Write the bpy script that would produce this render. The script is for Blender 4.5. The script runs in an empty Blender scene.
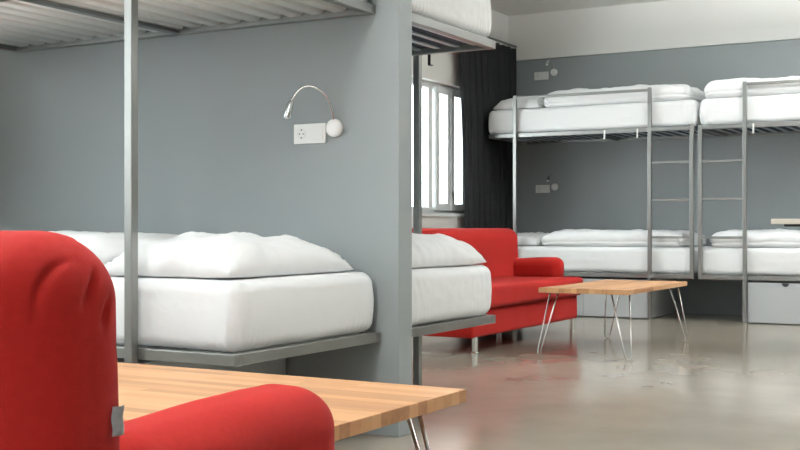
import bpy, bmesh, math, random
from mathutils import Vector, Matrix, noise

# ------------------------------------------------------------------ camera, world, light, exposure
scene = bpy.context.scene
COL = scene.collection
YAW = math.radians(29.4)
HC = 0.85
cam_data = bpy.data.cameras.new('camera')
cam_data.sensor_width = 36.0
cam_data.lens = 1140 * 36.0 / 800
cam_data.shift_y = 3.0 / 800
cam_data.clip_start = 0.05
cam = bpy.data.objects.new('camera', cam_data)
COL.objects.link(cam)
cam.location = (0, 0, HC)
cam.rotation_euler = (math.radians(90), 0, YAW)
scene.camera = cam

scene.view_settings.view_transform = 'Standard'
scene.view_settings.look = 'None'
scene.view_settings.gamma = 1.0
scene.view_settings.use_curve_mapping = False
scene.view_settings.exposure = 0.36

world = bpy.data.worlds.new('overcast_sky')
scene.world = world
world.use_nodes = True
wn = world.node_tree
wn.nodes.clear()
wo = wn.nodes.new('ShaderNodeOutputWorld')
wb = wn.nodes.new('ShaderNodeBackground')
wb.inputs['Color'].default_value = (0.93, 0.97, 1.0, 1)
wb.inputs['Strength'].default_value = 5.6
wn.links.new(wb.outputs[0], wo.inputs[0])


def area(name, loc, rot, sx, sy, power=0, portal=False, color=(1, 1, 1)):
    l = bpy.data.lights.new(name, 'AREA')
    l.shape = 'RECTANGLE'
    l.size, l.size_y = sx, sy
    l.energy = power
    l.color = color
    if portal:
        l.cycles.is_portal = True
    o = bpy.data.objects.new(name, l)
    o.location = loc
    o.rotation_euler = rot
    COL.objects.link(o)
    return o


R90 = math.radians(90)
XL, XR, YB, YF, ZC = -5.03, 4.5, -3.0, 11.34, 3.14
# window openings: (along0, along1, z0, z1)
WIN_LEFT = [(0.3, 2.7, 0.9, 2.5), (4.5, 7.0, 0.99, 2.25), (7.35, 10.42, 0.99, 2.25)]  # only the last is in view; the first two are added for light
ADDED_WIN_BACK = [(-2.2, 0.3, 0.9, 2.95)]  # opening added behind the camera to light the room
WIN_RIGHT = []
for a0, a1, z0, z1 in WIN_LEFT:      # sky light enters here (portals)
    area('window_portal', (XL - 0.24, (a0 + a1) / 2, (z0 + z1) / 2), (0, -R90, 0), z1 - z0, a1 - a0, portal=True)
for a0, a1, z0, z1 in ADDED_WIN_BACK:
    area('window_portal', ((a0 + a1) / 2, YB - 0.24, (z0 + z1) / 2), (R90, 0, 0), a1 - a0, z1 - z0, portal=True)
for a0, a1, z0, z1 in WIN_RIGHT:
    area('window_portal', (XR + 0.24, (a0 + a1) / 2, (z0 + z1) / 2), (0, R90, 0), z1 - z0, a1 - a0, portal=True)
# three lamps added out of view to brighten the room and ceiling
ADDED_LAMPS = [(-1.9, 1.35), (0.3, 5.6), (-1.2, 8.9)]
for cx, cy in ADDED_LAMPS:
    area('added_lamp_light', (cx, cy, 2.739), (0, 0, 0), 1.2, 0.22, power=13, color=(0.97, 0.99, 1.0))
    area('added_lamp_light', (cx, cy, 2.811), (math.pi, 0, 0), 1.2, 0.22, power=230, color=(0.97, 0.99, 1.0))

rnd = random.Random(7)


# ------------------------------------------------------------------ materials
def new_mat(name):
    m = bpy.data.materials.new(name)
    m.use_nodes = True
    nt = m.node_tree
    return m, nt, nt.nodes['Principled BSDF']


def mat(name, color, rough=0.5, metal=0.0, var=0.0, vscale=6.0, bump=0.0, bscale=40.0, bdetail=3.0, spec=None, sheen=0.0, stretch=None, rvar=0.0):
    m, nt, b = new_mat(name)
    b.inputs['Base Color'].default_value = (*color, 1)
    b.inputs['Roughness'].default_value = rough
    b.inputs['Metallic'].default_value = metal
    if spec is not None:
        b.inputs['Specular IOR Level'].default_value = spec
    if sheen:
        b.inputs['Sheen Weight'].default_value = sheen
        b.inputs['Sheen Roughness'].default_value = 0.5
        b.inputs['Sheen Tint'].default_value = (*[min(1, c + 0.3) for c in color], 1)
    tc = nt.nodes.new('ShaderNodeTexCoord')
    src = tc.outputs['Object']
    if stretch:
        mp = nt.nodes.new('ShaderNodeMapping')
        mp.inputs['Scale'].default_value = stretch
        nt.links.new(src, mp.inputs[0])
        src = mp.outputs[0]
    if var or rvar:
        n = nt.nodes.new('ShaderNodeTexNoise')
        n.inputs['Scale'].default_value = vscale
        n.inputs['Detail'].default_value = 5
        nt.links.new(src, n.inputs['Vector'])
        if var:
            mx = nt.nodes.new('ShaderNodeMix')
            mx.data_type = 'RGBA'
            mx.inputs[6].default_value = (*[c * (1 - var) for c in color], 1)
            mx.inputs[7].default_value = (*[min(1, c * (1 + var)) for c in color], 1)
            nt.links.new(n.outputs['Fac'], mx.inputs[0])
            nt.links.new(mx.outputs[2], b.inputs['Base Color'])
        if rvar:
            mr = nt.nodes.new('ShaderNodeMapRange')
            mr.inputs[1].default_value = 0.3
            mr.inputs[2].default_value = 0.7
            mr.inputs[3].default_value = rough - rvar
            mr.inputs[4].default_value = rough + rvar
            nt.links.new(n.outputs['Fac'], mr.inputs[0])
            nt.links.new(mr.outputs[0], b.inputs['Roughness'])
    if bump:
        n2 = nt.nodes.new('ShaderNodeTexNoise')
        n2.inputs['Scale'].default_value = bscale
        n2.inputs['Detail'].default_value = bdetail
        nt.links.new(src, n2.inputs['Vector'])
        bp = nt.nodes.new('ShaderNodeBump')
        bp.inputs['Strength'].default_value = bump
        bp.inputs['Distance'].default_value = 0.01
        nt.links.new(n2.outputs['Fac'], bp.inputs['Height'])
        nt.links.new(bp.outputs[0], b.inputs['Normal'])
    return m


def wood_mat():
    m, nt, b = new_mat('butcher_block_beech')
    b.inputs['Roughness'].default_value = 0.42
    tc = nt.nodes.new('ShaderNodeTexCoord')
    br = nt.nodes.new('ShaderNodeTexBrick')
    br.offset = 0.37
    br.inputs['Scale'].default_value = 1.0
    br.inputs['Brick Width'].default_value = 0.42
    br.inputs['Row Height'].default_value = 0.042
    br.inputs['Mortar Size'].default_value = 0.0006
    br.inputs['Mortar Smooth'].default_value = 0.0
    br.inputs['Color1'].default_value = (0.0, 0.0, 0.0, 1)
    br.inputs['Color2'].default_value = (1, 1, 1, 1)
    br.inputs['Mortar'].default_value = (0.35, 0.35, 0.35, 1)
    nt.links.new(tc.outputs['Object'], br.inputs['Vector'])
    mp = nt.nodes.new('ShaderNodeMapping')
    mp.inputs['Scale'].default_value = (3, 45, 45)
    nt.links.new(tc.outputs['Object'], mp.inputs[0])
    n = nt.nodes.new('ShaderNodeTexNoise')
    n.inputs['Scale'].default_value = 1.0
    n.inputs['Detail'].default_value = 6
    n.inputs['Distortion'].default_value = 0.6
    nt.links.new(mp.outputs[0], n.inputs['Vector'])
    add = nt.nodes.new('ShaderNodeMath')
    add.operation = 'MULTIPLY_ADD'
    add.inputs[1].default_value = 0.62
    mul = nt.nodes.new('ShaderNodeMath')
    mul.operation = 'MULTIPLY'
    mul.inputs[1].default_value = 0.42
    nt.links.new(n.outputs['Fac'], mul.inputs[0])
    nt.links.new(br.outputs['Color'], add.inputs[0])
    nt.links.new(mul.outputs[0], add.inputs[2])
    cr = nt.nodes.new('ShaderNodeValToRGB')
    e = cr.color_ramp.elements
    e[0].position = 0.08
    e[0].color = (0.33, 0.15, 0.062, 1)
    e[1].position = 0.95
    e[1].color = (0.68, 0.40, 0.205, 1)
    k = e.new(0.4)
    k.color = (0.54, 0.28, 0.13, 1)
    nt.links.new(add.outputs[0], cr.inputs[0])
    nt.links.new(cr.outputs[0], b.inputs['Base Color'])
    return m


def floor_mat():
    m, nt, b = new_mat('polished_concrete')
    tc = nt.nodes.new('ShaderNodeTexCoord')
    n = nt.nodes.new('ShaderNodeTexNoise')
    n.inputs['Scale'].default_value = 0.9
    n.inputs['Detail'].default_value = 8
    n.inputs['Roughness'].default_value = 0.6
    nt.links.new(tc.outputs['Object'], n.inputs['Vector'])
    cr = nt.nodes.new('ShaderNodeValToRGB')
    e = cr.color_ramp.elements
    e[0].position = 0.3
    e[0].color = (0.30, 0.258, 0.205, 1)
    e[1].position = 0.72
    e[1].color = (0.43, 0.385, 0.315, 1)
    nt.links.new(n.outputs['Fac'], cr.inputs[0])
    nt.links.new(cr.outputs[0], b.inputs['Base Color'])
    n2 = nt.nodes.new('ShaderNodeTexNoise')
    n2.inputs['Scale'].default_value = 3.0
    n2.inputs['Detail'].default_value = 6
    nt.links.new(tc.outputs['Object'], n2.inputs['Vector'])
    mr = nt.nodes.new('ShaderNodeMapRange')
    mr.inputs[1].default_value = 0.3
    mr.inputs[2].default_value = 0.7
    mr.inputs[3].default_value = 0.13
    mr.inputs[4].default_value = 0.17
    nt.links.new(n2.outputs['Fac'], mr.inputs[0])
    nt.links.new(mr.outputs[0], b.inputs['Roughness'])
    b.inputs['Specular IOR Level'].default_value = 0.55
    return m


def pane_mat():
    m, nt, b = new_mat('window_glass')
    nt.nodes.remove(b)
    tr = nt.nodes.new('ShaderNodeBsdfTransparent')
    tr.inputs[0].default_value = (0.96, 0.98, 0.97, 1)
    gl = nt.nodes.new('ShaderNodeBsdfGlossy')
    gl.inputs['Roughness'].default_value = 0.02
    mx = nt.nodes.new('ShaderNodeMixShader')
    fr = nt.nodes.new('ShaderNodeLayerWeight')
    fr.inputs[0].default_value = 0.06
    nt.links.new(fr.outputs[0], mx.inputs[0])
    nt.links.new(tr.outputs[0], mx.inputs[1])
    nt.links.new(gl.outputs[0], mx.inputs[2])
    nt.links.new(mx.outputs[0], nt.nodes['Material Output'].inputs[0])
    return m


M = {
    'wall_grey': mat('grey_wall_paint', (0.275, 0.305, 0.31), 0.55, var=0.04, vscale=1.5, bump=0.06, bscale=120),
    'wall_white': mat('white_wall_paint', (0.80, 0.80, 0.77), 0.7, var=0.02, vscale=1.2, bump=0.05, bscale=90),
    'floor': floor_mat(),
    'steel': mat('brushed_steel', (0.29, 0.295, 0.285), 0.36, metal=0.85),
    'chrome': mat('chrome', (0.75, 0.75, 0.74), 0.12, metal=1.0),
    'hairpin': mat('clear_coated_steel_rod', (0.55, 0.55, 0.54), 0.25, metal=1.0),
    'sheet': mat('white_cotton_sheet', (0.80, 0.815, 0.825), 0.85, bump=0.35, bscale=14, bdetail=6, sheen=0.2),
    'duvet': mat('white_cotton_cover', (0.83, 0.845, 0.855), 0.85, bump=0.4, bscale=9, bdetail=5, sheen=0.2),
    'red': mat('red_wool_fabric', (0.33, 0.013, 0.010), 0.9, var=0.14, vscale=90, bump=0.12, bscale=500, bdetail=2, sheen=0.1, spec=0.15),
    'wood': wood_mat(),
    'corrugated': mat('white_coated_corrugated_sheet', (0.80, 0.79, 0.76), 0.4, metal=0.0, var=0.08, vscale=5),
    'slat': mat('grey_metal_slat', (0.50, 0.54, 0.58), 0.4, metal=0.6),
    'navy': mat('navy_mattress_underlay', (0.012, 0.022, 0.04), 0.8),
    'drawer': mat('light_grey_laminate', (0.42, 0.44, 0.45), 0.45, var=0.02, vscale=3),
    'black': mat('black_plastic', (0.012, 0.012, 0.013), 0.5),
    'pale_wood': mat('pale_ash_top', (0.72, 0.66, 0.58), 0.4, var=0.08, vscale=9, stretch=(0.6, 8, 8)),
    'blacksteel': mat('black_painted_steel', (0.015, 0.014, 0.014), 0.45, metal=0.3),
    'plastic': mat('white_plastic', (0.78, 0.78, 0.76), 0.3),
    'frost': mat('white_lamp_enamel', (0.88, 0.88, 0.87), 0.25),
    'pvc': mat('white_window_frame', (0.88, 0.92, 0.92), 0.3),
    'curtain': mat('charcoal_curtain_cloth', (0.007, 0.008, 0.010), 0.9, var=0.15, vscale=12, bump=0.3, bscale=60, sheen=0.0),
    'tag': mat('grey_woven_label', (0.33, 0.33, 0.34), 0.8, var=0.25, vscale=160, bump=0.3, bscale=300),
    'glass': pane_mat(),
    'facade': mat('pale_rendered_facade', (0.80, 0.74, 0.72), 0.9),
    'leaf': mat('dark_leaf', (0.03, 0.05, 0.03), 0.6),
}


# ------------------------------------------------------------------ mesh helpers
def finish(name, bm, material, parent=None, loc=(0, 0, 0), smooth=False, bevel=0.0):
    if bevel:
        bmesh.ops.bevel(bm, geom=bm.edges[:], offset=bevel, segments=2, affect='EDGES', profile=0.5)
    me = bpy.data.meshes.new(name)
    bm.normal_update()
    bm.to_mesh(me)
    bm.free()
    if smooth:
        for p in me.polygons:
            p.use_smooth = True
    me.materials.append(M[material])
    o = bpy.data.objects.new(name, me)
    COL.objects.link(o)
    o.parent = parent
    o.location = loc
    return o


def thing(name, label, cat, loc=(0, 0, 0), rz=0.0, group=None):
    o = bpy.data.objects.new(name, None)
    o.empty_display_size = 0.1
    COL.objects.link(o)
    o.location = loc
    o.rotation_euler = (0, 0, rz)
    return tag(o, label, cat, group)


def tag(o, label, cat, group=None):
    o['label'] = label
    o['category'] = cat
    if group:
        o['group'] = group
    return o


def box(bm, x0, x1, y0, y1, z0, z1):
    vs = [bm.verts.new(p) for p in ((x0, y0, z0), (x1, y0, z0), (x1, y1, z0), (x0, y1, z0),
                                    (x0, y0, z1), (x1, y0, z1), (x1, y1, z1), (x0, y1, z1))]
    for f in ((0, 3, 2, 1), (4, 5, 6, 7), (0, 1, 5, 4), (1, 2, 6, 5), (2, 3, 7, 6), (3, 0, 4, 7)):
        bm.faces.new([vs[i] for i in f])


def boxes(name, lst, material, parent=None, loc=(0, 0, 0), bevel=0.0):
    bm = bmesh.new()
    for b in lst:
        box(bm, *b)
    return finish(name, bm, material, parent, loc, bevel=bevel)


def struct(o):
    o['kind'] = 'structure'
    return o


def tube(bm, pts, r, seg=12, closed=False, caps=True):
    pts = [Vector(p) for p in pts]
    n = len(pts)
    rr = r if isinstance(r, (list, tuple)) else [r] * n
    rings = []
    prev_n = None
    for i, p in enumerate(pts):
        if i == 0:
            t = pts[1] - pts[0]
        elif i == n - 1:
            t = pts[-1] - pts[-2]
        else:
            t = (pts[i + 1] - pts[i]).normalized() + (pts[i] - pts[i - 1]).normalized()
        t.normalize()
        if prev_n is None:
            a = Vector((0, 0, 1)) if abs(t.z) < 0.9 else Vector((1, 0, 0))
            nn = t.cross(a).normalized()
        else:
            nn = (prev_n - t * prev_n.dot(t)).normalized()
        prev_n = nn
        bb = t.cross(nn)
        rings.append([bm.verts.new(p + (nn * math.cos(2 * math.pi * k / seg) + bb * math.sin(2 * math.pi * k / seg)) * rr[i]) for k in range(seg)])
    for a, b in zip(rings[:-1], rings[1:]):
        for k in range(seg):
            bm.faces.new([a[k], a[(k + 1) % seg], b[(k + 1) % seg], b[k]])
    if caps:
        bm.faces.new(list(reversed(rings[0])))
        bm.faces.new(rings[-1])


def lathe(bm, prof, axis='z', seg=28, origin=(0, 0, 0)):
    """prof: list of (radius, height) along +axis"""
    ox, oy, oz = origin
    rings = []
    for r, h in prof:
        ring = []
        for k in range(seg):
            a = 2 * math.pi * k / seg
            u, v = r * math.cos(a), r * math.sin(a)
            if axis == 'z':
                p = (ox + u, oy + v, oz + h)
            elif axis == 'y':
                p = (ox + v, oy + h, oz + u)
            else:
                p = (ox + h, oy + u, oz + v)
            ring.append(bm.verts.new(p))
        rings.append(ring)
    for a, b in zip(rings[:-1], rings[1:]):
        for k in range(seg):
            bm.faces.new([a[k], a[(k + 1) % seg], b[(k + 1) % seg], b[k]])
    bm.faces.new(list(reversed(rings[0])))
    bm.faces.new(rings[-1])


def cuts(a, b, edge, ne, nm):
    """coordinates from a to b, dense within `edge` of both ends"""
    out = []
    for i in range(ne):
        out.append(a + edge * i / ne)
    for i in range(nm + 1):
        out.append(a + edge + (b - a - 2 * edge) * i / nm)
    for i in range(1, ne + 1):
        out.append(b - edge + edge * i / ne)
    return out


def soft_box(name, size, r, xs, ys, zs, material, parent=None, loc=(0, 0, 0), deform=None):
    """box centred on x,y and standing on z=0 with rounded edges radius r (tuple or float), then deformed"""
    sx, sy, sz = size
    bm = bmesh.new()
    V = {}
    nx, ny, nz = len(xs) - 1, len(ys) - 1, len(zs) - 1
    hx, hy = sx / 2, sy / 2

    def get(i, j, k):
        key = (i, j, k)
        if key in V:
            return V[key]
        p = Vector((xs[i], ys[j], zs[k]))
        c = Vector((max(-hx + r, min(hx - r, p.x)), max(-hy + r, min(hy - r, p.y)), max(r, min(sz - r, p.z))))
        d = p - c
        if d.length > 1e-9:
            m = max(abs(d.x), abs(d.y), abs(d.z))
            q = d / r                         # cube-to-sphere mapping keeps the spacing even
            x, y, z = q
            s = Vector((x * math.sqrt(max(0, 1 - y * y / 2 - z * z / 2 + y * y * z * z / 3)),
                        y * math.sqrt(max(0, 1 - z * z / 2 - x * x / 2 + z * z * x * x / 3)),
                        z * math.sqrt(max(0, 1 - x * x / 2 - y * y / 2 + x * x * y * y / 3))))
            p = c + s * r
            nrm = s.normalized()
        else:
            nrm = Vector((0, 0, 1))
        if deform:
            p = deform(p, nrm)
        V[key] = bm.verts.new(p)
        return V[key]

    for k, flip in ((0, True), (nz, False)):
        for i in range(nx):
            for j in range(ny):
                f = [get(i, j, k), get(i + 1, j, k), get(i + 1, j + 1, k), get(i, j + 1, k)]
                bm.faces.new(f[::-1] if flip else f)
    for j, flip in ((0, False), (ny, True)):
        for i in range(nx):
            for k in range(nz):
                f = [get(i, j, k), get(i + 1, j, k), get(i + 1, j, k + 1), get(i, j, k + 1)]
                bm.faces.new(f[::-1] if flip else f)
    for i, flip in ((0, True), (nx, False)):
        for j in range(ny):
            for k in range(nz):
                f = [get(i, j, k), get(i, j + 1, k), get(i, j + 1, k + 1), get(i, j, k + 1)]
                bm.faces.new(f[::-1] if flip else f)
    return finish(name, bm, material, parent, loc, smooth=True)


def nz(p, s, seed=0.0):
    return noise.noise(Vector((p[0] * s + seed, p[1] * s + seed * 1.7, p[2] * s - seed)))


# ------------------------------------------------------------------ the setting
T = 0.2
struct(boxes('floor', [(XL - T, XR + T, YB - T, YF + T, -0.1, 0)], 'floor'))
struct(boxes('ceiling', [(XL - T, XR + T, YB - T, YF + T, ZC, ZC + 0.1)], 'wall_white'))
struct(boxes('wall_far', [(XL - T, XR + T, YF, YF + T, 0, ZC)], 'wall_grey'))
struct(boxes('trim_1', [(XL, XR, YF - 0.03, YF, 2.655, ZC)], 'wall_white'))


def wall_holes(name, fixed0, fixed1, a0, a1, holes, axis):
    segs = []
    cur = a0
    for h0, h1, z0, z1 in holes:
        segs.append((cur, h0, 0, ZC))
        segs.append((h0, h1, 0, z0))
        segs.append((h0, h1, z1, ZC))
        cur = h1
    segs.append((cur, a1, 0, ZC))
    if axis == 'y':
        l = [(fixed0, fixed1, s0, s1, z0, z1) for s0, s1, z0, z1 in segs]
    else:
        l = [(s0, s1, fixed0, fixed1, z0, z1) for s0, s1, z0, z1 in segs]
    return struct(boxes(name, l, 'wall_white'))


wall_holes('wall_left', XL - T, XL, YB, YF, WIN_LEFT, 'y')
wall_holes('wall_right', XR, XR + T, YB, YF, WIN_RIGHT, 'y')
wall_holes('wall_back', YB - T, YB, XL, XR, ADDED_WIN_BACK, 'x')

# partition between the first and the second bunk
PX, PY0, PY1 = -2.275, 4.03, 4.14
struct(boxes('wall_partition', [(XL, PX, -0.56, -0.45, 0, ZC)], 'wall_grey', bevel=0.003))  # added partition behind the camera, blocks light from the back left
struct(boxes('wall_partition', [(XL, PX, PY0, PY1, 0, ZC)], 'wall_grey', bevel=0.003))


def window(n, a0, a1, z0, z1, axis, muls, sash=None):
    """frame and panes in an opening; axis y = in the left wall, x = in the back wall"""
    w = thing('window_%d' % n, 'x', 'x')
    del w['label'], w['category']
    w['kind'] = 'structure'
    f = []
    fw, d0, d1 = 0.06, -0.15, -0.08

    def add(s0, s1, za, zb, p0=d0, p1=d1):
        if axis == 'r':
            f.append((XR - p1, XR - p0, s0, s1, za, zb))
        elif axis == 'y':
            f.append((XL + p0, XL + p1, s0, s1, za, zb))
        else:
            f.append((s0, s1, YB + p0, YB + p1, za, zb))
    add(a0, a1, z0, z0 + fw)
    add(a0, a1, z1 - fw, z1)
    add(a0, a0 + fw, z0 + fw, z1 - fw)
    add(a1 - fw, a1, z0 + fw, z1 - fw)
    for m0, m1 in muls:
        add(m0, m1, z0 + fw, z1 - fw)
    boxes('window_frame', f, 'pvc', w, bevel=0.004)
    for k, (s0, s1) in enumerate(sash or ()):
        f = []
        q0, q1, sw = -0.10, -0.05, 0.068
        add(s0, s1, z0 + 0.03, z0 + 0.03 + sw, q0, q1)
        add(s0, s1, z1 - 0.03 - sw, z1 - 0.03, q0, q1)
        add(s0, s0 + sw, z0 + 0.03 + sw, z1 - 0.03 - sw, q0, q1)
        add(s1 - sw, s1, z0 + 0.03 + sw, z1 - 0.03 - sw, q0, q1)
        sa = boxes('window_sash', f, 'pvc', w, bevel=0.004)
        if k == 1:
            bm = bmesh.new()
            box(bm, XL - 0.06, XL - 0.045, s0 + 0.012, s0 + 0.037, 1.15, 1.21)
            box(bm, XL - 0.045, XL - 0.03, s0 + 0.015, s0 + 0.034, 1.07, 1.19)
            finish('window_handle', bm, 'steel', sa, bevel=0.002)
    l = []
    if axis == 'y':
        l.append((XL - 0.120, XL - 0.114, a0 + 0.03, a1 - 0.03, z0 + 0.03, z1 - 0.03))
    elif axis == 'r':
        l.append((XR + 0.114, XR + 0.120, a0 + 0.03, a1 - 0.03, z0 + 0.03, z1 - 0.03))
    else:
        l.append((a0 + 0.03, a1 - 0.03, YB - 0.120, YB - 0.114, z0 + 0.03, z1 - 0.03))
    boxes('glass_pane', l, 'glass', w)
    if axis == 'y':
        boxes('window_sill', [(XL - 0.2, XL + 0.03, a0, a1, z0 - 0.03, z0)], 'pvc', w, bevel=0.004)
    return w


window(1, *WIN_LEFT[2], 'y', [(9.63, 9.71), (8.4, 8.46)], sash=((9.73, 10.04), (10.05, 10.37)))
window(2, *WIN_LEFT[1], 'y', [(5.3, 5.36), (6.1, 6.16)])  # added window hidden by the partition, brings in more light
window(3, *WIN_LEFT[0], 'y', [(1.42, 1.48)])  # added window out of view, lights the near bay
for n, wdw in enumerate(ADDED_WIN_BACK):  # frame of the added unseen back window
    window(4 + n, *wdw, 'x', [(wdw[0] + (wdw[1] - wdw[0]) * q - 0.03, wdw[0] + (wdw[1] - wdw[0]) * q + 0.03) for q in (0.33, 0.67)])

# curtain on its rail beside the window
bm = bmesh.new()
ny_, nz_ = 190, 36
Y1C = 11.27
grid = []
for k in range(nz_ + 1):
    z = 0.02 + (2.77 - 0.02) * k / nz_
    y0 = 10.10 - 0.19 * (k / nz_) ** 1.3
    row = []
    for j in range(ny_ + 1):
        t = j / ny_
        y = y0 + (Y1C - y0) * t
        ph = t * 2 * math.pi * 9.5
        am = 0.030 + 0.010 * nz((t * 5, z * 0.4, 0), 1.0, 3)
        x = -4.935 + am * math.sin(ph + 0.5 * nz((t * 3, z * 0.8, 0), 1.0, 9)) + 0.006 * nz((t * 22, z * 2.4, 0), 1.0, 5)
        row.append(bm.verts.new((x, y + 0.012 * math.sin(2 * ph), z)))
    grid.append(row)
for k in range(nz_):
    for j in range(ny_):
        bm.faces.new([grid[k][j], grid[k][j + 1], grid[k + 1][j + 1], grid[k + 1][j]])
cu = finish('curtain', bm, 'curtain', smooth=True)
cu.modifiers.new('thickness', 'SOLIDIFY').thickness = 0.004
tag(cu, 'floor-length charcoal curtain gathered in the corner beside the window', 'curtain')
bm = bmesh.new()
tube(bm, [(-4.935, 7.3, 2.80), (-4.935, 11.30, 2.80)], 0.011)
for yy in (7.5, 9.4, 11.2):
    tube(bm, [(-4.935, yy, 2.80), (XL + 0.004, yy, 2.80)], 0.006, seg=8)
cr_ = finish('curtain_rail', bm, 'steel', smooth=True)
tag(cr_, 'thin round metal curtain rail above the window', 'curtain rail')

# housings of the added unseen lamps, shining up and down
for n, (cx, cy) in enumerate(ADDED_LAMPS):
    cl = thing('added_pendant_lamp', ['added unseen long white pendant lamp over the near coffee table', 'added unseen long white pendant lamp in the middle of the room', 'added unseen long white pendant lamp nearest the far bunks'][n],
               'lamp', (cx, cy, 2.74))
    boxes('added_lamp_housing', [(-0.65, 0.65, -0.13, 0.13, 0.001, 0.069)], 'plastic', cl, bevel=0.005)
    for sx in (-0.5, 0.5):
        bm = bmesh.new()
        tube(bm, [(sx, 0, 0.07), (sx, 0, ZC - 2.74)], 0.002, seg=6)
        finish('added_lamp_wire', bm, 'steel', cl)


# ------------------------------------------------------------------ bunk beds
ZL0, ZL1 = 0.385, 0.425
ZU0, ZU1 = 1.745, 1.785
PW = 0.035


def frame_mesh(xa, xb, y0, y1, z0, z1, mids=()):
    w = 0.035
    l = [(xa, xb, y0, y0 + w, z0, z1), (xa, xb, y1 - w, y1, z0, z1),
         (xa, xa + w, y0 + w, y1 - w, z0, z1), (xb - w, xb, y0 + w, y1 - w, z0, z1)]
    for m in mids:
        l.append((m - 0.023, m + 0.023, y0 + w, y1 - w, z0, z0 + (z1 - z0) * 0.4))
    bm = bmesh.new()
    for b in l:
        box(bm, *b)
    return bm


def corrugated(xa, xb, y0, y1, z, parent):
    bm = bmesh.new()
    pitch, amp = 0.108, 0.010
    n = int((xb - xa) / pitch * 24)
    rows = []
    for i in range(n + 1):
        x = xa + (xb - xa) * i / n
        s = math.cos(2 * math.pi * (x - xa) / pitch)
        s = max(-1, min(1, (s - 0.45) * 3.0))   # wide flat pans between narrow raised ribs
        rows.append([bm.verts.new((x, y0, z + amp * s)), bm.verts.new((x, y1, z + amp * s)),
                     bm.verts.new((x, y0, z + amp * s + 0.0015)), bm.verts.new((x, y1, z + amp * s + 0.0015))])
    for a, b in zip(rows[:-1], rows[1:]):
        bm.faces.new([a[0], a[1], b[1], b[0]])
        bm.faces.new([a[2], b[2], b[3], a[3]])
        bm.faces.new([a[0], b[0], b[2], a[2]])
        bm.faces.new([a[1], a[3], b[3], b[1]])
    return finish('corrugated_deck', bm, 'corrugated', parent, smooth=True)


def bunk(label, xa, xb, ya, yb, fs, tall, ladder=None, rail=None, hooks=(), corr=False, hook_mat='plastic', du=0.0):
    ZU0, ZU1 = 1.745 - du, 1.785 - du
    xbu = xb - (0.025 if corr else 0.0)
    """ya<yb; fs=-1 when the front (posts) is at ya, +1 when at yb"""
    root = thing('bunk_bed', label, 'bunk bed', ((xa + xb) / 2, (ya + yb) / 2, 0), group=None)
    ox, oy = (xa + xb) / 2, (ya + yb) / 2
    X = lambda v: v - ox
    y0, y1 = ya - oy, yb - oy
    if fs < 0:
        py0, py1 = y0 - PW * 0.0, y0 + PW
    else:
        py0, py1 = y1 - PW, y1
    # posts stand on the outer side of the frame rails
    if fs < 0:
        py0, py1 = y0 - PW, y0
        fy0, fy1 = y0, y1
    else:
        py0, py1 = y1, y1 + PW
        fy0, fy1 = y0, y1
    mid = (X(xa) + X(xb)) / 2
    bm = frame_mesh(X(xa), X(xb), fy0, fy1, ZL0, ZL1, (mid,))
    finish('lower_frame', bm, 'steel', root, bevel=0.003)
    bm = frame_mesh(X(xa), X(xbu), fy0, fy1, ZU0, ZU1, (mid,))
    finish('upper_frame', bm, 'steel', root, bevel=0.003)
    for tx in tall:
        boxes('post', [(X(tx) - PW / 2, X(tx) + PW / 2, py0, py1, 0.0, 2.155)], 'steel', root, bevel=0.003)
    if ladder:
        lx_tall, lx_short = ladder
        boxes('ladder_post', [(X(lx_short) - PW / 2, X(lx_short) + PW / 2, py0, py1, ZL0, ZU1)], 'steel', root, bevel=0.003)
        a, b = sorted((X(lx_tall), X(lx_short)))
        for zc in (0.765, 1.11, 1.455):
            boxes('rung', [(a + PW / 2 + 0.0005, b - PW / 2 - 0.0005, py0 + 0.005, py1 - 0.005, zc - 0.011, zc + 0.011)], 'steel', root, bevel=0.003)
        for z0, z1 in ((ZL0 - 0.001, ZL1 - 0.004), (ZU0, ZU1 - 0.004)):
            boxes('ladder_end_bar', [(a + PW / 2, b - PW / 2, py0, py1, z0, z1)], 'steel', root, bevel=0.003)
    if rail:
        a, b = X(rail[0]), X(rail[1])
        boxes('guard_rail', [(a, b, py0 + 0.003, py1 - 0.003, 2.12, 2.145)], 'steel', root, bevel=0.003)
    # deck under each mattress
    ix0, ix1, iy0, iy1 = X(xa) + 0.036, X(xbu) - 0.036, fy0 + 0.036, fy1 - 0.036
    if corr:
        corrugated(ix0, ix1, iy0, iy1, ZU1 - 0.0115, root)
    else:
        l = []
        n = 19
        for i in range(n):
            c = ix0 + 0.05 + (ix1 - ix0 - 0.1) * i / (n - 1)
            l.append((c - 0.016, c + 0.016, iy0, iy1, ZU1 - 0.020, ZU1 - 0.012))
        boxes('slats', l, 'slat', root)
        boxes('underlay', [(ix0, ix1, iy0, iy1, ZU1 - 0.010, ZU1 - 0.001)], 'navy', root)
    l = []
    for i in range(19):
        c = ix0 + 0.05 + (ix1 - ix0 - 0.1) * i / 18
        l.append((c - 0.03, c + 0.03, iy0, iy1, ZL1 - 0.020, ZL1 - 0.004))
    boxes('slats', l, 'slat', root)
    for hx in hooks:
        bm = bmesh.new()
        oyh = fs * 0.002
        yh = (py0 + py1) / 2 if False else (fy0 if fs < 0 else fy1)
        s = fs
        box(bm, X(hx) - 0.0075, X(hx) + 0.0075, *sorted((yh + s * 0.001, yh + s * 0.004)), ZU0 - 0.05, ZU1 - 0.005)
        box(bm, X(hx) - 0.0075, X(hx) + 0.0075, *sorted((yh + s * 0.001, yh + s * 0.03)), ZU0 - 0.053, ZU0 - 0.048)
        finish('hook', bm, hook_mat, root)
    # plastic caps on the free rail ends
    return root


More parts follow.
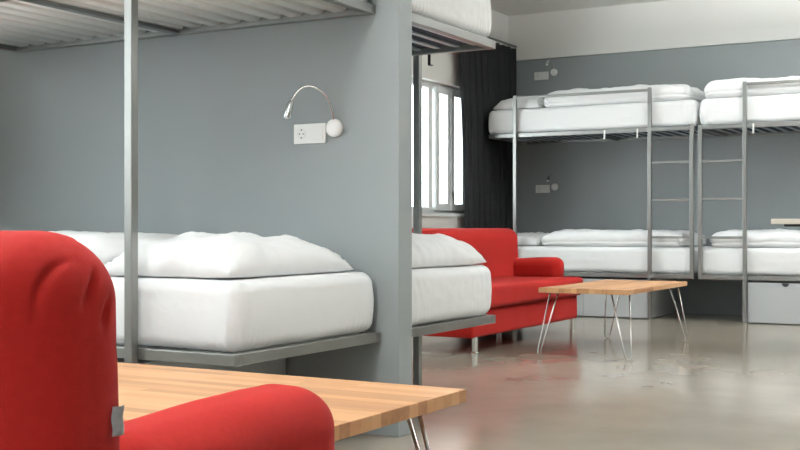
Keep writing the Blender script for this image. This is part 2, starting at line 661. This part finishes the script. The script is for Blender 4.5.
def mattress(label, x0, x1, y0, y1, z, seed, group=None):
    sx, sy, sz = x1 - x0, y1 - y0, 0.245
    ox, oy = (x0 + x1) / 2, (y0 + y1) / 2
    r = 0.045
    xs = cuts(-sx / 2, sx / 2, 0.3, 36, 36)
    ys = cuts(-sy / 2, sy / 2, 0.24, 30, 20)
    zs = cuts(0, sz, 0.09, 12, 8)
    hx, hy = sx / 2, sy / 2

    def d(p, n):
        q = p.copy()
        top = p.z / sz
        # soft bulge of the sides
        bul = 0.010 * math.sin(math.pi * min(1, max(0, top)))
        if abs(p.x) > hx - r:
            q.x += math.copysign(bul, p.x)
        if abs(p.y) > hy - r:
            q.y += math.copysign(bul * 0.8, p.y)
        # gathers of the fitted sheet low down, strongest at the corners
        cx, cy = hx - abs(p.x), hy - abs(p.y)
        cd = max(cx, cy) if min(cx, cy) < 0.06 else 1
        low = max(0.0, 1 - top * 2.6)
        corner = math.exp(-(cd / 0.16) ** 2)
        along = p.x if cy < cx else p.y
        g = (0.3 + corner) * low * 0.0035 * math.sin(along * 190 + 4 * nz(p, 9, seed))
        up = corner * 0.0012 * math.sin(along * 110 + p.z * 12 + 5 * nz(p, 5, seed + 4)) * (1 - low)
        w = 0.005 * nz(p, 3.5, seed) + 0.0018 * nz((p.x * 0.5, p.y * 2, p.z * 2), 11, seed + 2)
        q += n * (g + up + w) if top < 0.98 or True else Vector()
        q.z = min(sz, max(q.z, 0.0))
        return q
    o = soft_box('mattress', (sx, sy, sz), r, xs, ys, zs, 'sheet', None, (ox, oy, z + 0.001), d)
    return tag(o, label, 'mattress', group)


def pillow(label, cx, cy, z, sx, sy, h, seed, rz=0.0, tilt=0.0, material='duvet'):
    """sx, sy plan size; flat underside, puffed top, pinched corners, open case flap"""
    bm = bmesh.new()
    n = 56
    top, bot = [], []
    for i in range(n + 1):
        rt, rb = [], []
        for j in range(n + 1):
            u, v = -1 + 2 * i / n, -1 + 2 * j / n
            # pinch edges inward between the corners
            px = u * sx / 2 * (1 - 0.05 * (1 - v * v) * (abs(u) ** 3))
            py = v * sy / 2 * (1 - 0.04 * (1 - u * u) * (abs(v) ** 3))
            e = max(0.0, (1 - abs(u) ** 3.6)) * max(0.0, (1 - abs(v) ** 4.2))
            e = e ** 0.42
            w = nz((u * 1.4, v * 1.8, 0), 1.6, seed) * 0.16 + nz((u * 4, v * 2, 0), 1.5, seed + 3) * 0.05
            rim = 0.006
            # wrinkles radiating from the corners
            cr = math.exp(-((1 - abs(u)) ** 2 + (1 - abs(v)) ** 2) / 0.25)
            ang = math.atan2(1 - abs(v), 1 - abs(u) + 1e-6)
            wr = cr * 0.010 * math.sin(ang * 14 + seed)
            zt = rim + h * e * (0.86 + w) + (wr * 0.6 + 0.006 * nz((u * 7, v * 9, 1), 1.2, seed)) * min(1, e * 3)
            zb = rim * 0.8 - min(1, e) * rim * 0.8 + (1 - min(1, e * 1.4)) * 0.005 * (1 + nz((u * 4, v * 4, 2), 1, seed))
            ppx = px + 0.008 * nz((u * 3, v * 5, 4), 1.3, seed)
            ppy = py + 0.008 * nz((u * 5, v * 3, 6), 1.3, seed)
            rt.append(bm.verts.new((ppx, ppy, max(zt, zb + 0.002))))
            rb.append(bm.verts.new((ppx, ppy, max(0.0, zb))) if 0 < i < n and 0 < j < n else None)
        top.append(rt)
        bot.append(rb)
    for i in range(n + 1):
        for j in range(n + 1):
            if bot[i][j] is None:
                bot[i][j] = top[i][j]
    for i in range(n):
        for j in range(n):
            bm.faces.new([top[i][j], top[i + 1][j], top[i + 1][j + 1], top[i][j + 1]])
            f = []
            for v in (bot[i][j], bot[i][j + 1], bot[i + 1][j + 1], bot[i + 1][j]):
                if v not in f:
                    f.append(v)
            if len(f) > 2:
                try:
                    bm.faces.new(f)
                except ValueError:
                    pass
    o = finish('pillow', bm, material, None, (cx, cy, z), smooth=True)
    o.rotation_euler = (0, tilt, rz)
    return tag(o, label, 'pillow')


def duvet(label, x0, x1, y0, y1, z, h, seed):
    """duvet folded in layers lengthwise on the mattress"""
    sx, sy = x1 - x0, y1 - y0
    r = min(0.06, h * 0.44)
    xs = cuts(-sx / 2, sx / 2, 0.15, 12, 60)
    ys = cuts(-sy / 2, sy / 2, 0.12, 12, 26)
    zs = cuts(0, h, h * 0.4, 7, 4)
    hx, hy = sx / 2, sy / 2

    def d(p, n):
        q = p.copy()
        t = p.z / h
        w = 0.022 * nz((p.x * 0.8, p.y, 0), 3.2, seed) + 0.010 * nz(p, 7, seed + 1) + 0.004 * nz(p, 19, seed + 2)
        ex = max(0, 1 - (hx - abs(p.x)) / 0.2)
        ey = max(0, 1 - (hy - abs(p.y)) / 0.14)
        q.z += t * (w * 1.1 - 0.035 * ex ** 2 - 0.02 * ey ** 2)
        side = 1 if abs(p.y) > hy - r else 0
        # the folded layers show as soft grooves round the sides
        g = math.exp(-((t - 0.36 - 0.10 * nz((p.x, 0, 0), 2.2, seed)) / 0.07) ** 2)
        if abs(p.y) > hy - r:
            q.y -= math.copysign(g * 0.009, p.y)
            q.y += 0.02 * nz((p.x, 0, p.z), 2.6, seed + 6)
        if abs(p.x) > hx - r:
            q.x -= math.copysign(g * 0.009, p.x)
            q.x += 0.025 * nz((0, p.y, p.z), 3.5, seed + 7)
        q += n * 0.006 * nz((p.x * 1.4, p.y, p.z * 2), 10, seed + 3)
        q.z = max(q.z, 0.0)
        return q
    o = soft_box('duvet', (sx, sy, h), r, xs, ys, zs, 'duvet', None, ((x0 + x1) / 2, (y0 + y1) / 2, z), d)
    return tag(o, label, 'duvet')


ZM = 0.2465


def chest(label, x0, x1, ya, yb, fs, drawers):
    """drawer unit under a bed; fs -1 = fronts at ya, +1 = fronts at yb"""
    ox, oy = (x0 + x1) / 2, (ya + yb) / 2
    root = thing('storage_chest', label, 'drawer unit', (ox, oy, 0))
    t = 0.018
    y0, y1 = ya - oy, yb - oy
    X0, X1 = x0 - ox, x1 - ox
    zt = 0.365
    if fs < 0:
        c0, c1, f0, f1 = y0 + 0.019, y1, y0, y0 + 0.018
    else:
        c0, c1, f0, f1 = y0, y1 - 0.019, y1 - 0.018, y1
    boxes('carcass', [(X0, X0 + t, c0, c1, 0.005, zt), (X1 - t, X1, c0, c1, 0.005, zt),
                      (X0 + t, X1 - t, c0, c1, 0.005, 0.005 + t), (X0 + t, X1 - t, c0, c1, zt - t, zt)] +
          ([(X0 + t, X1 - t, c1 - t, c1, 0.023, zt - t)] if fs < 0 else [(X0 + t, X1 - t, c0, c0 + t, 0.023, zt - t)]), 'drawer', root, bevel=0.001)
    w = (X1 - X0) / drawers
    for k in range(drawers):
        a, b = X0 + k * w + 0.002, X0 + (k + 1) * w - 0.002
        # front panel with a half-round finger notch cut in its top edge
        bm = bmesh.new()
        cx = (a + b) / 2
        R = 0.033
        z0, z1 = 0.012, zt - 0.002
        outline = [(a, z0), (b, z0), (b, z1), (cx + R, z1)]
        outline += [(cx + R * math.cos(q), z1 - R * math.sin(q)) for q in [math.pi * i / 12 for i in range(1, 12)]]
        outline += [(cx - R, z1), (a, z1)]
        va = [bm.verts.new((p[0], f0, p[1])) for p in outline]
        vb = [bm.verts.new((p[0], f1, p[1])) for p in outline]
        bm.faces.new(va)
        bm.faces.new(vb[::-1])
        for i in range(len(va)):
            j = (i + 1) % len(va)
            bm.faces.new([va[j], va[i], vb[i], vb[j]])
        dr = finish('drawer', bm, 'drawer', root)
        yy = sorted((f1 + 0.0005, f1 + 0.006)) if fs < 0 else sorted((f0 - 0.006, f0 - 0.0005))
        boxes('finger_notch', [(cx - R * 1.1, cx + R * 1.1, yy[0], yy[1], zt - 0.04, zt - 0.003)], 'black', dr)
    return root


# --- bunk 1, this side of the partition (front at low y)
B1A, B1B, B1Y0, B1Y1 = -4.46, -2.355, 3.055, 4.02
bunk('steel bunk bed with corrugated underside in front of the grey partition', B1A, B1B, B1Y0, B1Y1, -1,
     tall=[-4.05, -2.80], rail=(-4.05, -2.80), corr=True, du=0.02)
mattress('white sheeted mattress on the lower bunk in front of the partition', B1A + 0.02, B1B - 0.02, B1Y0 + 0.022, B1Y1 - 0.02, ZL1, 1.0)
mattress('white sheeted mattress on top of the corrugated bunk deck, cut off above', B1A + 0.02, B1B - 0.02, B1Y0 + 0.022, B1Y1 - 0.02, ZU1 - 0.02, 2.0)
pillow('large white pillow on the lower bunk below the gooseneck lamp on the partition', -2.72, 3.51, ZL1 + ZM, 0.60, 0.82, 0.165, 3.0)
duvet('folded white duvet on the near lower bunk, left of the big pillow', -4.25, -3.03, 3.11, 3.96, ZL1 + ZM, 0.15, 5.0)
chest('grey drawer unit under the bunk in front of the partition', -4.44, -2.82, B1Y0 + 0.01, B1Y1 - 0.01, -1, 2)

# --- bunk 2, beyond the partition (front at high y)
B2A, B2B, B2Y0, B2Y1 = -4.46, -2.33, 4.15, 5.09
bunk('steel bunk bed standing directly behind the grey partition', B2A, B2B, B2Y0, B2Y1, 1,
     tall=[-4.05, -2.775], rail=(-4.05, -2.775), hooks=(-2.70, -3.4), hook_mat='blacksteel', du=0.02)  # same hooks as the far bunks, backlit silhouette put into their black colour
mattress('white sheeted mattress on the lower bunk behind the partition', B2A + 0.02, B2B - 0.01, B2Y0 + 0.02, B2Y1 - 0.022, ZL1, 8.0)
mattress('white sheeted mattress on the upper bunk behind the partition', B2A + 0.02, B2B - 0.01, B2Y0 + 0.02, B2Y1 - 0.022, ZU1 - 0.02, 9.0)
pillow('white pillow on the lower bunk behind the partition, beside the sofa', -2.645, 4.62, ZL1 + ZM, 0.58, 0.84, 0.165, 4.4)
chest('grey drawer unit under the bunk behind the partition', -4.44, -2.80, B2Y0 + 0.01, B2Y1 - 0.01, 1, 2)

# --- far bunks against the far wall
FY0, FY1 = 10.38, 11.31
FAA, FAB = -4.83, -2.765
FBA, FBB = -2.725, -0.66
bunk('left far steel bunk bed with a ladder, beside the dark curtain', FAA, FAB, FY0, FY1, -1,
     tall=[-4.535, -3.176], ladder=(-3.176, -2.783), rail=(-4.535, -3.176), hooks=(-3.62, -3.30))
bunk('right far steel bunk bed with a ladder, cut off by the right edge', FBA, FBB, FY0, FY1, -1,
     tall=[-2.31, -0.95], ladder=(-2.31, -2.707), rail=(-2.31, -0.95), hooks=(-2.24,))
mattress('white mattress on the lower deck of the left far bunk', FAA + 0.01, FAB - 0.01, FY0 + 0.022, FY1 - 0.02, ZL1, 11)
mattress('white mattress on the upper deck of the left far bunk', FAA - 0.015, FAB - 0.005, FY0 + 0.022, FY1 - 0.02, ZU1, 12)
mattress('white mattress on the lower deck of the right far bunk', FBA + 0.01, FBB - 0.01, FY0 + 0.022, FY1 - 0.02, ZL1, 13)
mattress('white mattress on the upper deck of the right far bunk', FBA + 0.005, FBB - 0.01, FY0 + 0.022, FY1 - 0.02, ZU1, 14)
pillow('white pillow at the curtain end of the left far lower bunk', -4.56, 10.84, ZL1 + ZM, 0.46, 0.80, 0.14, 6)
duvet('folded white duvet along the left far lower bunk', -4.29, -2.86, 10.42, 11.26, ZL1 + ZM, 0.155, 7)
pillow('white pillow at the curtain end of the left far upper bunk', -4.555, 10.84, ZU1 + ZM, 0.50, 0.82, 0.15, 8)
duvet('folded white duvet along the left far upper bunk', -4.28, -2.84, 10.41, 11.24, ZU1 + ZM, 0.165, 9)
duvet('folded white duvet along the right far lower bunk', -2.64, -1.20, 10.42, 11.26, ZL1 + ZM, 0.155, 10)
duvet('folded white duvet along the right far upper bunk', -2.70, -1.20, 10.40, 11.24, ZU1 + ZM, 0.165, 15)
chest('grey drawer unit with round notches under the left far bunk', -4.47, -3.195, FY0 + 0.005, FY1 - 0.01, -1, 2)
chest('grey drawer unit with round notches under the right far bunk', -2.29, -1.00, FY0 + 0.005, FY1 - 0.01, -1, 2)


# ------------------------------------------------------------------ sofas
def sofa(label, loc, rz, bd=0.18, group=None):
    """local: x = width (0 = middle), faces +y, rear at y=0"""
    W = 2.0
    root = thing('sofa', label, 'sofa', loc, rz, group)
    D = 0.79
    soft_box('sofa_base', (W - 0.03, D - 0.06, 0.20), 0.02, cuts(-(W - .03) / 2, (W - .03) / 2, 0.04, 4, 30),
             cuts(-(D - .06) / 2, (D - .06) / 2, 0.04, 4, 12), cuts(0, 0.20, 0.04, 4, 4), 'red', root, (0, D / 2 - 0.02, 0.11),
             lambda p, n: p + n * 0.003 * nz(p, 6, 1))
    sd = D - 0.10
    soft_box('seat', (W, sd, 0.15), 0.04, cuts(-W / 2, W / 2, 0.08, 8, 40), cuts(-sd / 2, sd / 2, 0.08, 8, 16), cuts(0, 0.15, 0.05, 6, 3),
             'red', root, (0, 0.10 + sd / 2, 0.30),
             lambda p, n: p + n * (0.004 * nz(p, 5, 2) + 0.002 * nz(p, 14, 2)) + Vector((0, 0, 0.008 * math.cos(p.x * math.pi / W) if p.z > 0.07 else 0)))
    # backrest, leaning slightly back
    bw, bh = W, 0.462
    r = 0.085
    creases = [((0.020, 0.415), (-0.004, 0.378), 0.010), ((0.040, 0.385), (0.022, 0.352), 0.009), ((0.072, 0.345), (0.064, 0.32), 0.004)]

    def bd_def(p, n):
        q = p.copy()
        t = p.z / bh
        wx = max(0.0, min(1.0, (abs(n.x) - 0.45) / 0.4))
        if wx > 0:                              # short gathers on the end panels
            for (a, b, dep) in creases:
                ax, az = a
                vx, vz = b[0] - ax, b[1] - az
                u = max(0, min(1, ((p.y - ax) * vx + (p.z - az) * vz) / (vx * vx + vz * vz)))
                dd = math.hypot(p.y - ax - u * vx, p.z - az - u * vz)
                q -= n * wx * dep * math.exp(-(dd / 0.006) ** 2) * math.sin(math.pi * (0.1 + 0.8 * u))
        # seam between the wrapped panel and the end panel, pulled in near the top
        ax = abs(n.x)
        if p.y < 0.03 and p.z > bh * 0.55:
            q -= n * 0.006 * math.exp(-((ax - 0.78) / 0.045) ** 2) * max(0, min(1, (t - 0.74) * 8)) * max(0, min(1, (0.01 - p.y) / 0.05))
            if ax < 0.62:
                q += n * 0.0015 * math.exp(-((ax - 0.40) / 0.16) ** 2) * max(0, min(1, (t - 0.74) * 8))
        q += n * (0.003 * nz(p, 5, 4) + 0.001 * nz(p, 15, 5))
        q.y += 0.020 * (1 - t) if p.y > 0 else 0.0
        return q
    soft_box('backrest', (bw, bd, bh), r, cuts(-bw / 2, bw / 2, 0.10, 30, 40), cuts(-bd / 2, bd / 2, 0.085, 22, 4 + int(bd * 40)),
             cuts(0, bh, 0.14, 34, 30), 'red', root, (0, bd / 2 - 0.01, 0.385), bd_def)
    # arms resting on the seat slab, rounded fronts
    aw, al, ah = 0.175, 0.485, 0.205
    for s in (-1, 1):
        ar = soft_box('armrest', (aw, al, ah), 0.072, cuts(-aw / 2, aw / 2, 0.075, 8, 4), cuts(-al / 2, al / 2, 0.09, 10, 16),
                      cuts(0, ah, 0.09, 9, 3), 'red', root, (s * (W / 2 - aw / 2), 0.155 + al / 2, 0.41),
                      lambda p, n: p + n * (0.003 * nz(p, 7, 6) + 0.0015 * nz(p, 18, 6)) - Vector((0, 0, 0.02 * (0.5 - p.y / al) * (p.z / ah))))
    for sx in (-1, 1):
        for ly in (0.07, D - 0.07):
            bm = bmesh.new()
            lathe(bm, [(0.021, 0.012), (0.021, 0.115)], seg=20, origin=(sx * (W / 2 - 0.09), ly, 0))
            lathe(bm, [(0.026, 0.0), (0.026, 0.010), (0.021, 0.014)], seg=20, origin=(sx * (W / 2 - 0.09), ly, 0))
            finish('leg', bm, 'chrome', root, smooth=False)
    bm = bmesh.new()
    n = 8
    g = []
    for k in range(n + 1):
        z = 0.612 + 0.034 * k / n
        g.append([bm.verts.new((W / 2 + 0.0012 + 0.0035 * math.sin(j / 5 * math.pi) + 0.001 * math.sin(k), 0.116 + 0.019 * j / 5, z)) for j in range(6)])
    for k in range(n):
        for j in range(5):
            bm.faces.new([g[k][j], g[k][j + 1], g[k + 1][j + 1], g[k + 1][j]])
    tg = finish('fabric_label', bm, 'tag', root, smooth=True)
    tg.modifiers.new('t', 'SOLIDIFY').thickness = 0.001
    tg['label'] = 'small grey woven label sewn in the seam'
    return root


sofa('near red sofa seen from behind, filling the bottom left corner', (-1.925, 0.855, 0), 0.0)
sofa('red two-seat sofa below the window, behind the far coffee table', (-4.055, 7.86, 0), -R90, bd=0.235)


# ------------------------------------------------------------------ coffee tables with hairpin legs
def hairpin(bm, cx, cy, sx, sy, zt, inset=0.0):
    """two rods from under the top meeting in a rounded foot at the corner; sx, sy point outwards"""
    cx, cy = cx - sx * inset, cy - sy * inset
    foot = Vector((cx - sx * 0.004, cy - sy * 0.004, 0.006))
    a = Vector((cx - sx * 0.125, cy - sy * 0.035, zt))
    b = Vector((cx - sx * 0.035, cy - sy * 0.125, zt))
    d = (a - b).normalized() * 0.024
    pts = [a]
    fa, fb = foot + d + Vector((0, 0, 0.03)), foot - d + Vector((0, 0, 0.03))
    pts.append(fa)
    for k in range(1, 8):
        q = math.pi * k / 8
        pts.append(foot + d * math.cos(q) + Vector((0, 0, 0.03 - 0.03 * math.sin(q))))
    pts.append(fb)
    pts.append(b)
    tube(bm, pts, 0.0055, seg=10)
    # mounting plate
    mx, my = cx - sx * 0.085, cy - sy * 0.085
    box(bm, mx - 0.06, mx + 0.06, my - 0.06, my + 0.06, zt - 0.003, zt)


def coffee_table(label, loc, rz, L, Wd, inset=0.0):
    root = thing('coffee_table', label, 'coffee table', loc, rz)
    boxes('tabletop', [(-L / 2, L / 2, -Wd / 2, Wd / 2, 0.420, 0.452)], 'wood', root, bevel=0.002)
    for sx in (-1, 1):
        for sy in (-1, 1):
            bm = bmesh.new()
            hairpin(bm, sx * L / 2, sy * Wd / 2, sx, sy, 0.4195, inset)
            finish('hairpin_leg', bm, 'hairpin', root, smooth=True)
    return root


coffee_table('near butcher-block coffee table in front of the first bunk', (-1.24 - 0.69, 2.16, 0), 0.0, 1.38, 0.75, 0.022)
coffee_table('far butcher-block coffee table with hairpin legs standing by the red sofa', (-2.615, 7.76, 0), R90, 1.38, 0.62)

# tall table whose end reaches in at the right edge
tt = thing('high_table', 'tall table with pale wooden top, its end showing at the right edge', 'table', (-0.66, 8.60, 0))
boxes('tabletop', [(-1.0, 1.0, -0.35, 0.35, 0.878, 0.914)], 'pale_wood', tt, bevel=0.003)
boxes('table_apron', [(-0.92, 0.92, -0.30, 0.30, 0.860, 0.877)], 'blacksteel', tt, bevel=0.002)
for sx in (-1, 1):
    for sy in (-1, 1):
        boxes('leg', [(sx * 0.6 - 0.02, sx * 0.6 + 0.02, sy * 0.22 - 0.02, sy * 0.22 + 0.02, 0, 0.859)], 'blacksteel', tt, bevel=0.002)


# ------------------------------------------------------------------ reading lamps and sockets
def reading_lamp(label, x, ywall, z, shape):
    root = thing('reading_lamp', label, 'wall lamp', (x, ywall, z), group=None)
    bm = bmesh.new()
    lathe(bm, [(0.0385, -0.001), (0.0390, -0.012), (0.037, -0.022), (0.030, -0.027), (0.012, -0.029)], axis='y', seg=36)
    finish('wall_base', bm, 'frost', root, smooth=True)
    if shape == 'arc':
        kx = 0.83
        ctrl = [(0, -0.022, 0.034), (0.0, -0.030, 0.07), (-0.015, -0.045, 0.12), (-0.050, -0.065, 0.157), (-0.095, -0.085, 0.172),
                (-0.135, -0.10, 0.160), (-0.165, -0.11, 0.130), (-0.180, -0.112, 0.105)]
        ctrl = [(c[0] * kx, c[1], c[2]) for c in ctrl]
        head = [Vector((-0.180 * kx, -0.112, 0.112)), Vector((-0.205 * kx, -0.114, 0.045))]
    else:
        kx = 0.83
        ctrl = [(0, -0.022, 0.034), (0.003, -0.06, 0.10), (0.0, -0.11, 0.12), (-0.005, -0.16, 0.10)]
        head = [Vector((-0.005, -0.155, 0.105)), Vector((-0.008, -0.19, 0.06))]
    # Catmull-Rom through the control points
    P = [Vector(c) for c in ctrl]
    P = [P[0]] + P + [P[-1]]
    pts = []
    for i in range(1, len(P) - 2):
        for k in range(8):
            t = k / 8
            a, b, c, d = P[i - 1], P[i], P[i + 1], P[i + 2]
            pts.append(0.5 * ((2 * b) + (-a + c) * t + (2 * a - 5 * b + 4 * c - d) * t * t + (-a + 3 * b - 3 * c + d) * t ** 3))
    pts.append(P[-1])
    bm = bmesh.new()
    tube(bm, pts, 0.0048, seg=10)
    finish('gooseneck', bm, 'chrome', root, smooth=True)
    bm = bmesh.new()
    d = (head[1] - head[0]).normalized()
    tube(bm, [head[0], head[0] + d * 0.004, head[0] + d * 0.012, head[1] - d * 0.002, head[1]], [0.006, 0.012, 0.0145, 0.0165, 0.0165], seg=20)
    hd = finish('lamp_head', bm, 'chrome', root, smooth=True)
    bm = bmesh.new()
    tube(bm, [head[1] + d * 0.0005, head[1] + d * 0.004, head[1] + d * 0.007], [0.0145, 0.0135, 0.007], seg=16)
    finish('lens', bm, 'frost', hd, smooth=True)
    return root


def socket(label, x0, x1, ywall, z0, z1):
    cx, cz = (x0 + x1) / 2, (z0 + z1) / 2
    w, h = (x1 - x0) / 2, (z1 - z0) / 2
    root = thing('wall_socket', label, 'wall socket', (cx, ywall, cz))
    boxes('cover_plate', [(-w, w, -0.010, -0.001, -h, h)], 'plastic', root, bevel=0.002)
    bm = bmesh.new()
    lathe(bm, [(0.0215, -0.0105), (0.0215, -0.0125), (0.0195, -0.0125), (0.0185, -0.0108)], axis='y', seg=30, origin=(-w / 2, 0, 0))
    so = finish('socket_well', bm, 'plastic', root)
    bm = bmesh.new()
    for s in (-1, 1):
        lathe(bm, [(0.0028, -0.0110), (0.0028, -0.0122)], axis='y', seg=10, origin=(-w / 2 + s * 0.0095, 0, 0))
    box(bm, -w / 2 - 0.003, -w / 2 + 0.003, -0.0125, -0.0110, 0.014, 0.0195)
    box(bm, -w / 2 - 0.003, -w / 2 + 0.003, -0.0125, -0.0110, -0.0195, -0.014)
    finish('contact_hole', bm, 'black', so)
    boxes('switch_rocker', [(w / 2 - 0.028, w / 2 + 0.028, -0.0135, -0.0105, -0.028, 0.028)], 'plastic', root, bevel=0.0015)
    return root


reading_lamp('chrome gooseneck reading lamp with white disc on the near partition', -2.578, PY0, 1.268, 'arc')
socket('double white socket and switch plate beside the near gooseneck lamp', -2.786, -2.625, PY0, 1.208, 1.292)
reading_lamp('small reading lamp on the far wall above the lower left bunk', -4.50, YF, 1.285, 'out')
socket('white socket plate on the far wall above the lower left bunk', -4.72, -4.56, YF, 1.225, 1.309)
reading_lamp('small reading lamp on the far wall above the top left bunk', -4.51, YF, 2.50, 'out')
socket('white socket plate on the far wall above the top left bunk', -4.735, -4.575, YF, 2.43, 2.514)
